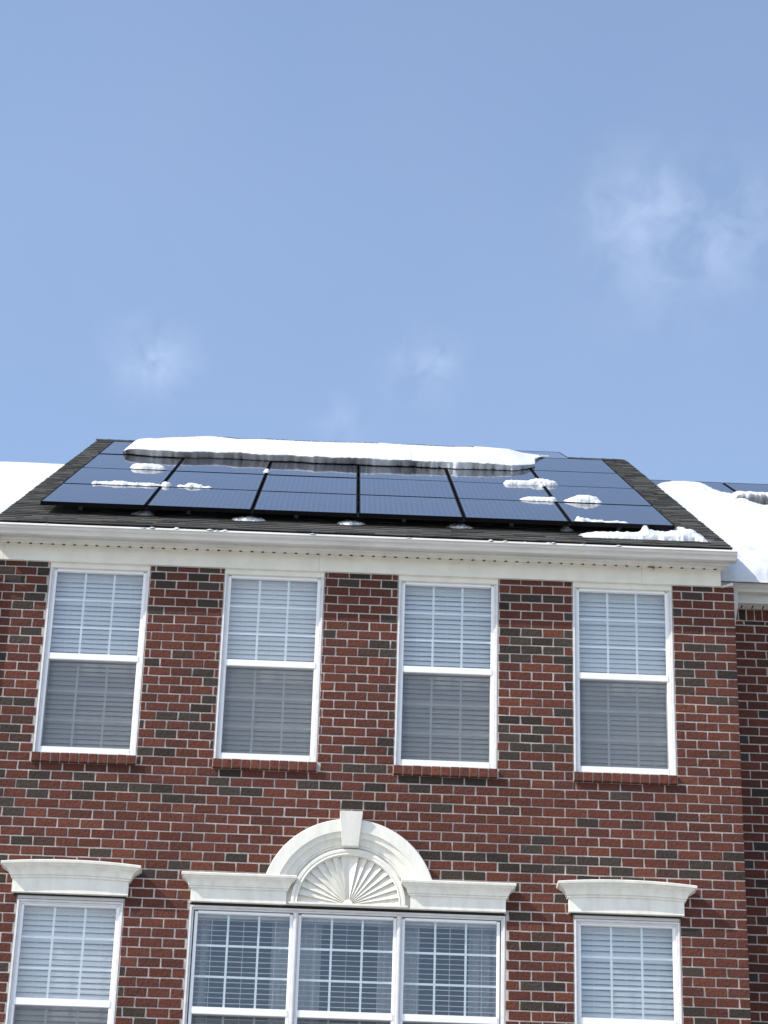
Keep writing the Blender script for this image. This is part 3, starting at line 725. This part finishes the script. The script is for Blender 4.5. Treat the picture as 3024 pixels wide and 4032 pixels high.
def blobs(bl, amp=.35, fr=14, seed=0):
    def h(x, s):
        p = 1.0; hs = 0.0; ws = 1e-9
        for (bx, bs, rx, rs, hh) in bl:
            d = ((x-bx)/rx)**2+((s-bs)/rs)**2
            if d > 6: continue
            w = math.exp(-1.15*d); p *= 1-w; hs += w*hh; ws += w
        f = 1-p
        if f < .12: return -.01
        f += amp*.38*fbm(x*fr+seed, s*fr*.6, seed, 5)+amp*.34*fbm(x*fr*3.1, s*fr*1.6, seed+3, 4)
        q = (f-.33)/.5
        if q <= 0: return -.01
        q = min(1, q); return hs/ws*math.sqrt(1-(1-q)**2)*(1+amp*.8*fbm(x*fr*2.1, s*fr*1.2, seed+7, 5))
    return h
def sp(y): return (y-PY0)/CA
G1 = 'small clumps of snow on the solar panels'
def clump(label, bl, seed, amp=.35, fr=14):
    x0 = min(b[0]-b[2] for b in bl)-.03; x1 = max(b[0]+b[2] for b in bl)+.03; s0 = min(b[1]-b[3] for b in bl)-.03; s1 = max(b[1]+b[3] for b in bl)+.03
    field('snow_clump', label, blobs(bl, amp, fr, seed), x0, x1, s0, s1, .011, group=G1)
q = sp(3.32)
clump('smooth oblong snow clump under the left end of the big slab', [(-2.48,q+.05,.09,.10,.045),(-2.40,q+.06,.10,.11,.05),(-2.30,q+.06,.08,.10,.047),(-2.24,q+.02,.05,.06,.025)], 1, .15, 9)
q = sp(1.80)
clump('long thin strip of crumbled snow on the leftmost column of panels', [(-2.77,q,.03,.05,.024)]+[(-2.72+.045*i,q+.01+.02*math.sin(i*2.1),.045,.045,.014+.009*abs(math.sin(i*1.7))) for i in range(14)]+[(-2.55,q+.03,.06,.06,.034),(-2.49,q+.03,.05,.06,.034),(-2.22,q+.0,.04,.05,.030)], 2, .5, 24)
clump('small lump of snow just right of the first panel gap', [(-2.05,q+.03,.035,.07,.038),(-2.02,q+.02,.035,.07,.036)], 3, .3)
clump('low broken snow patch on the second column of panels', [(-1.89,q+.02,.03,.04,.018),(-1.83,q+.0,.03,.03,.012),(-1.80,q+.03,.045,.06,.035),(-1.75,q+.03,.04,.06,.034),(-1.70,q+.02,.04,.05,.026),(-1.63,q+.0,.04,.03,.01),(-1.60,q+.01,.025,.04,.018)], 4, .45, 22)
clump('small round snowball on the gap between the second and third columns', [(-1.07,sp(3.45),.034,.06,.036)], 5, .2)
q = sp(3.22)
clump('lumpy snow clump across the gap left of the rightmost column', [(1.60,q,.05,.08,.036),(1.67,q+.01,.08,.09,.038),(1.76,q+.03,.08,.10,.036),(1.85,q+.05,.07,.09,.034),(1.92,q+.10,.075,.12,.058),(2.00,q+.10,.07,.12,.052),(2.06,q+.08,.06,.10,.046),(2.10,q+.06,.04,.06,.03),(1.955,q-.14,.028,.04,.03)], 6, .28, 13)
q = sp(1.80)
clump('flat tapering snow clump left of the last panel gap', [(1.67,q,.05,.05,.014),(1.73,q+.03,.07,.08,.032),(1.81,q+.03,.08,.08,.032),(1.89,q+.03,.07,.08,.032),(1.95,q+.03,.045,.08,.035)], 7, .22, 13)
q = sp(1.85)
clump('thick rounded snow clump on the rightmost column of panels', [(2.12,q-.02,.04,.05,.016),(2.19,q,.07,.09,.032),(2.25,q+.04,.08,.12,.058),(2.32,q+.05,.08,.12,.060),(2.39,q+.02,.055,.10,.042),(2.43,q-.05,.03,.05,.012)], 8, .2, 11)
q = sp(.27)
clump('row of snow crumbs along the lower edge of the bottom right panel', [(2.07,q+.03,.035,.04,.04),(2.10,q+.01,.03,.03,.028),(2.15,q+.03,.035,.04,.026),(2.22,q+.01,.04,.03,.016),(2.28,q+.03,.03,.03,.018),(2.36,q,.05,.03,.012),(2.43,q+.02,.035,.03,.016),(2.50,q+.01,.035,.03,.012)], 9, .4, 20)
# snow lying on the shingles below the array
RB = (-.2, EZ+.012)
def rs(y): return (y+.2)/CA
def rfield(label, bl, seed, amp=.3, fr=12, step=.012, name='snow_clump', group=None):
    x0 = min(b[0]-b[2] for b in bl)-.04; x1 = max(b[0]+b[2] for b in bl)+.04; s0 = min(b[1]-b[3] for b in bl)-.04; s1 = max(b[1]+b[3] for b in bl)+.04
    field(name, label, blobs(bl, amp, fr, seed), x0, x1, s0, s1, step, base=RB, group=group)
HPX = [(2.08,0),(2.13,.022),(2.25,.040),(2.45,.046),(2.62,.050),(2.68,.085),(2.74,.080),(2.80,.058),(2.88,.068),(2.98,.078),(3.10,.075),(3.18,.060),(3.24,.03),(3.27,0)]
def heap(x, s):
    n = fbm(x*11, s*7, 1, 6); n2 = fbm(x*34, s*20, 4, 3); c = rs(.16)+.02*fbm(x*3,5,0); w = .15+.02*n
    d = abs(s-c)/w; v = -.01
    if d < 1: v = interp(HPX, x)*(1-d**3)**.5*(1+.22*n)+.010*n2*(1-d)-.002
    for (bx, by, rx, ry, hh) in ((3.06,.36,.10,.26,.085),(3.12,.24,.09,.2,.085),(2.70,.27,.045,.10,.105)):
        q = ((x-bx)/rx)**2+((s-rs(by))/ry)**2; q *= 1+.3*n
        if q < 1: v = max(v, hh*(1-q)**.5+.008*n2)
    return v
field('snow_heap', 'big crumbly heap of snow under the lower right corner of the solar array', heap, 2.05, 3.30, -.02, .78, .010, base=RB)
G2 = 'grey snow remnants in the shade under the panels'
for (x, y, lab, w) in ((-2.12,.44,'below the first panel gap',.09),(-1.10,.34,'below the second panel gap',.15),(-.12,.34,'below the middle panel gap',.11),(.93,.38,'below the fourth panel gap',.11),(1.97,.46,'below the last panel gap',.06)):
    k = rs(y)
    rfield('grey snow remnant on the shingles %s' % lab, [(x-w*.55,k,w*.5,.06,.012),(x,k+.03,w*.7,.08,.026),(x+w*.5,k+.01,w*.5,.06,.014),(x-w*.2,k+.03,w*.5,.08,.030)], int(x*10)+50, .9, 19, name='snow_remnant', group=G2)
# thin melting line of snow along the gutter lip
def lip():
    mb = MB(); rr = random.Random(5)
    spots = [(-2.92,.07,.012),(-2.50,.03,.014),(-2.41,.025,.010),(-2.12,.05,.018),(-2.0,.05,.010),(-1.78,.05,.024),(-1.66,.06,.026),(-1.45,.10,.018),(-1.28,.06,.014),(-.62,.08,.016),(-.50,.05,.014),(.50,.10,.010),(1.25,.08,.016),(1.36,.04,.012),(1.55,.08,.014),(1.72,.05,.018),(1.85,.06,.010),(2.05,.10,.016),(2.35,.04,.014),(2.70,.12,.008)]
    for (x, w, h) in spots:
        for k in range(max(2, int(w/.022))):
            cx = x+rr.uniform(-w,w); rx = rr.uniform(.018,.045); hh = h*rr.uniform(.4,1.1); cy = -.275+rr.uniform(-.012,.03); vs = []; fs = []
            for i in range(5):
                a = math.pi/2*i/4
                for j in range(8):
                    b = 2*math.pi*j/8; vs.append((cx+rx*math.cos(a)*math.cos(b), cy+.03*math.cos(a)*math.sin(b), 11.944+(hh+.006)*math.sin(a)*rr.uniform(.85,1.15)))
            for i in range(4):
                for j in range(8): fs.append((8*i+j,8*i+(j+1)%8,8*i+8+(j+1)%8,8*i+8+j))
            mb.add(vs, fs)
    return tag(mb.build('snow_crumbs', M['snow_old'], smooth=True), 'thin broken line of melting snow along the gutter lip', 'snow', kind='stuff')
lip()

# grass tuft sticking out of the soffit
t = MB(); rr = random.Random(3)
for k in range(34):
    a = rr.uniform(-1.25,1.25); l = rr.uniform(.02,.055); x = 2.722+rr.uniform(-.012,.012); z = 11.862+rr.uniform(-.006,.002); y = -.062+rr.uniform(-.012,.012)
    d = (math.sin(a)*l, rr.uniform(-.02,.008), -abs(math.cos(a))*l*.7); w = .0022
    t.add([(x-w,y,z),(x+w,y,z),(x,y+w,z),(x+d[0],y+d[1],z+d[2])], [(0,1,3),(1,2,3),(2,0,3),(0,2,1)])
tag(t.build('straw_nest', M['straw']), 'small tuft of dry straw poking out of the soffit near its right end', 'nest')

# ------------------------------------------------------------------ neighbouring houses
NB = thing('neighbour_house', 'shaded brick house on the right, set back, with a snow covered roof', 'house', (0,0,0))
SET = .70; NX0, NX1 = 3.49, 9.5
NWX = 4.42
brick_wall('brick_wall', NB, NX0, NX1, 5.8, 11.815, [(NWX-HW, NWX+HW, 6.64, 8.49)], SET, None, .16, 8, soldier=[(NX0,NX1,11.695,11.815,.0775),(3.83,5.01,8.49,8.70,.102)])
mb = casing(NWX, HW, 6.643, 8.486)
w = mb.build('window', M['casing'], NB, bevel=.003); w.location = (0, SET, 0)
sash_set(w, NWX, (8.425, 7.58, 7.517, 6.70))
nrm = MB(); nrm.box(NX0+.05, NX1-.05, SET+1.2, SET+4, 6.0, 9.2); nrm.build('room_partition', M['room'], NB)
s2 = MB(); s2.add([(NX0,SET+.004,0),(NX1,SET+.004,0),(NX1,SET+.004,5.8),(NX0,SET+.004,5.8)], [(0,1,2,3)])
s2.add([(NX1,SET+.013,0),(NX1,15,0),(NX1,15,12),(NX1,8.25,16.9),(NX1,SET+.013,11.9)], [(0,1,2,3,4)]); s2.build('side_wall', M['plain_brick'], NB)
nz0 = EZ; ny0 = -.2+SET
def nroof(y): return nz0+(y-ny0)*TANP
NRY = 8.25
nr = MB(); nr.prism([(ny0-.035,nz0-.035*TANP-.006),(ny0-.035,nz0-.035*TANP-.03),(NRY,nroof(NRY)-.12),(16,12.0),(16,12.1),(NRY,nroof(NRY)-.012)], 3.49, NX1+.1)
NROOF = nr.build('roof', M['frame'], NB)
shingle_field(NROOF, 3.495, NX1+.1, ny0-.045, NRY, nroof(ny0-.045), 15)
nsf = MB(); nsf.box(3.49, NX1+.08, SET-.168, SET-.002, 11.816, 11.835)
x = 3.52
while x < 6:
    nsf.box(x-.007, x+.007, SET-.165, SET-.004, 11.811, 11.8165); x += .1035
nsf.build('soffit', M['cream'], NB)
nv = MB(); nv.box(-.006, .006, SET-.09, SET-.02, -.0025, .0005); vent0 = nv.build('soffit_vent', M['dark'], NB); x = 3.565; k = 0
while x < 4.6:
    o = vent0 if k == 0 else vent0.copy()
    if k: C.objects.link(o)
    o.location = (x, 0, 11.816); x += .1035; k += 1
nf = MB(); nf.prism([(SET-.172,11.80),(SET-.168,11.80),(SET-.168,12.02),(SET-.172,12.02)], 3.49, NX1+.1); nf.prism([(SET-.168,11.80),(SET-.15,11.80),(SET-.15,11.8155),(SET-.168,11.8155)], 3.49, NX1+.1)
nf.build('fascia', M['gutter'], NB)
gutter(NB, 3.40, NX1+.1, SET, -.002)
nd = MB(); tube(nd, [(3.575,SET-.235,11.89),(3.575,SET-.235,11.76),(3.553,SET-.14,11.55),(3.535,SET-.045,11.36),(3.528,SET-.045,11.2),(3.528,SET-.045,.2)], .052, .05)
nd.build('downspout', M['gutter'], NB, bevel=.004)
# panels on the neighbour's roof, half buried
def npm(x, y, h):
    m = Matrix.Rotation(ANG, 4, 'X'); m.translation = Vector((x, y, nroof(y)+h)); return m
for x, lab in ((3.745,'dark solar panel above the neighbour roof snow, nearer the townhouse'),(4.765,'dark solar panel above the neighbour roof snow, farther from the townhouse')):
    place_panel(npm(x, 6.42, .150), lab, 'solar panels on the neighbour roof')
for x, lab in ((3.745,'dark solar panel partly under the neighbour roof snow, nearer the townhouse'),(4.765,'dark solar panel partly under the neighbour roof snow, farther from the townhouse')):
    place_panel(npm(x, 6.42-1.50, .150), lab, 'solar panels on the neighbour roof')
# snow blanket on the neighbour roof
NBase = (ny0, nz0+.012)
def nsnow(x, s):
    y = ny0+s*CA
    front = interp([(3.4,.355),(3.9,.36),(3.98,.50),(4.04,.85),(4.12,1.2),(5,1.1),(7,1.0)], x)+.02*fbm(x*4,1,0)
    top = interp([(3.4,6.1),(3.6,6.25),(3.75,6.75),(3.95,7.0),(4.3,6.9),(4.42,6.0),(4.6,5.1),(5.0,5.0),(5.4,4.9),(5.7,5.6),(6.0,7.6),(9.6,7.8)], x)+.08*fbm(x*5,7,0)+.03*fbm(x*16,3,0)
    if y < front or y > top: return -.01
    T = interp([(0,.10),(.9,.17),(2,.20),(4,.22),(6,.235),(8,.235)], y)
    d = min(1, (y-front)/.16); e = min(1, (top-y)/.10)
    h = T*math.sqrt(max(0,1-(1-d)**2))*math.sqrt(max(.02,1-(1-e)**2))
    h += .040*fbm(x*1.3,s*.9,2,3)+.016*fbm(x*5,s*3,6,4)*(2.2 if y < 1.9 else .7)
    h += .010*math.sin(s*9+2*fbm(x*2,s,1))*max(0,1-(y-.5)/1.6)
    return max(.004,h)
field('snow_blanket', 'broad sunlit blanket of snow covering the right neighbour roof', nsnow, 3.40, 9.58, -.30, 8.3, .035, base=NBase, sx=.035, m='snow')
def nchunk():
    mb = MB(); x0, x1 = 4.36, 5.06; n = 60; vs = []; fs = []
    for i in range(n+1):
        x = x0+(x1-x0)*i/n; e = math.sqrt(max(0.02, 1-abs(2*i/n-1)**6)); yf = 5.18+.10*fbm(x*5,2,0)+.03*fbm(x*20,1,0)
        top = (.165+.012*fbm(x*6,4,1))*(.55+.45*min(1,(x-x0)/.12))*e; r = .02*fbm(x*12,7,0)
        P = [(yf+.20,.0),(yf+.07+r,.0),(yf+.05+r,top*.3),(yf+.02+r,top*.6),(yf-.02,top*.88),(yf-.015,top*.96),(yf+.05,top),(yf+.22,top*.96),(yf+.40,top*.7),(yf+.48,0)]; m = len(P)
        for (y, h) in P: vs.append((x, y-(h+.152)*SA, nroof(y)+(h+.152)*CA))
    for i in range(n):
        for j in range(m-1): a = i*m+j; fs.append((a,a+m,a+m+1,a+1))
        fs.append((i*m+m-1,(i+1)*m+m-1,(i+1)*m,i*m))
    fs += [tuple(range(m)), tuple(range(n*m+m-1, n*m-1, -1))]; mb.add(vs, fs)
    tag(mb.build('snow_chunk', M['snow'], smooth=True), 'thick ragged slab of snow tilted up at the top of the neighbour snow blanket', 'snow')
nchunk()
LH = thing('neighbour_house', 'house on the left whose snow covered roof shows beside the shingles', 'house', (0,0,0))
lw = MB(); lw.add([(-9.5,SET+.3,0),(-3.492,SET+.3,0),(-3.492,SET+.3,11.9),(-9.5,SET+.3,11.9)], [(0,1,2,3)]); lw.add([(-9.5,SET+.3,0),(-9.5,15,0),(-9.5,15,12),(-9.5,8.25,16.8),(-9.5,SET+.3,11.9)], [(0,1,2,3,4)])
lw.build('brick_wall', M['plain_brick'], LH)
LD = -.10
lr = MB(); lr.prism([(ny0,nz0-.012+LD),(ny0,nz0-.06+LD),(NRY,nroof(NRY)-.12+LD),(16,12.0),(16,12.1),(NRY,nroof(NRY)-.012+LD)], -9.6, -3.492); lr.build('roof', M['frame'], LH)
def lsnow(x, s):
    y = ny0+s*CA
    if y > 8.25: return .06+.02*fbm(x*1.2,s,3)-(y-8.25)*.9
    return min(.13, .05+(8.4-y)*.2)+.015*fbm(x*.9,s*.7,5)
field('snow_blanket', 'smooth white snow on the left neighbour roof beyond the shingled rake', lsnow, -9.5, -3.50, .1, 9.4, .08, base=(ny0, nz0+LD), m='snow')
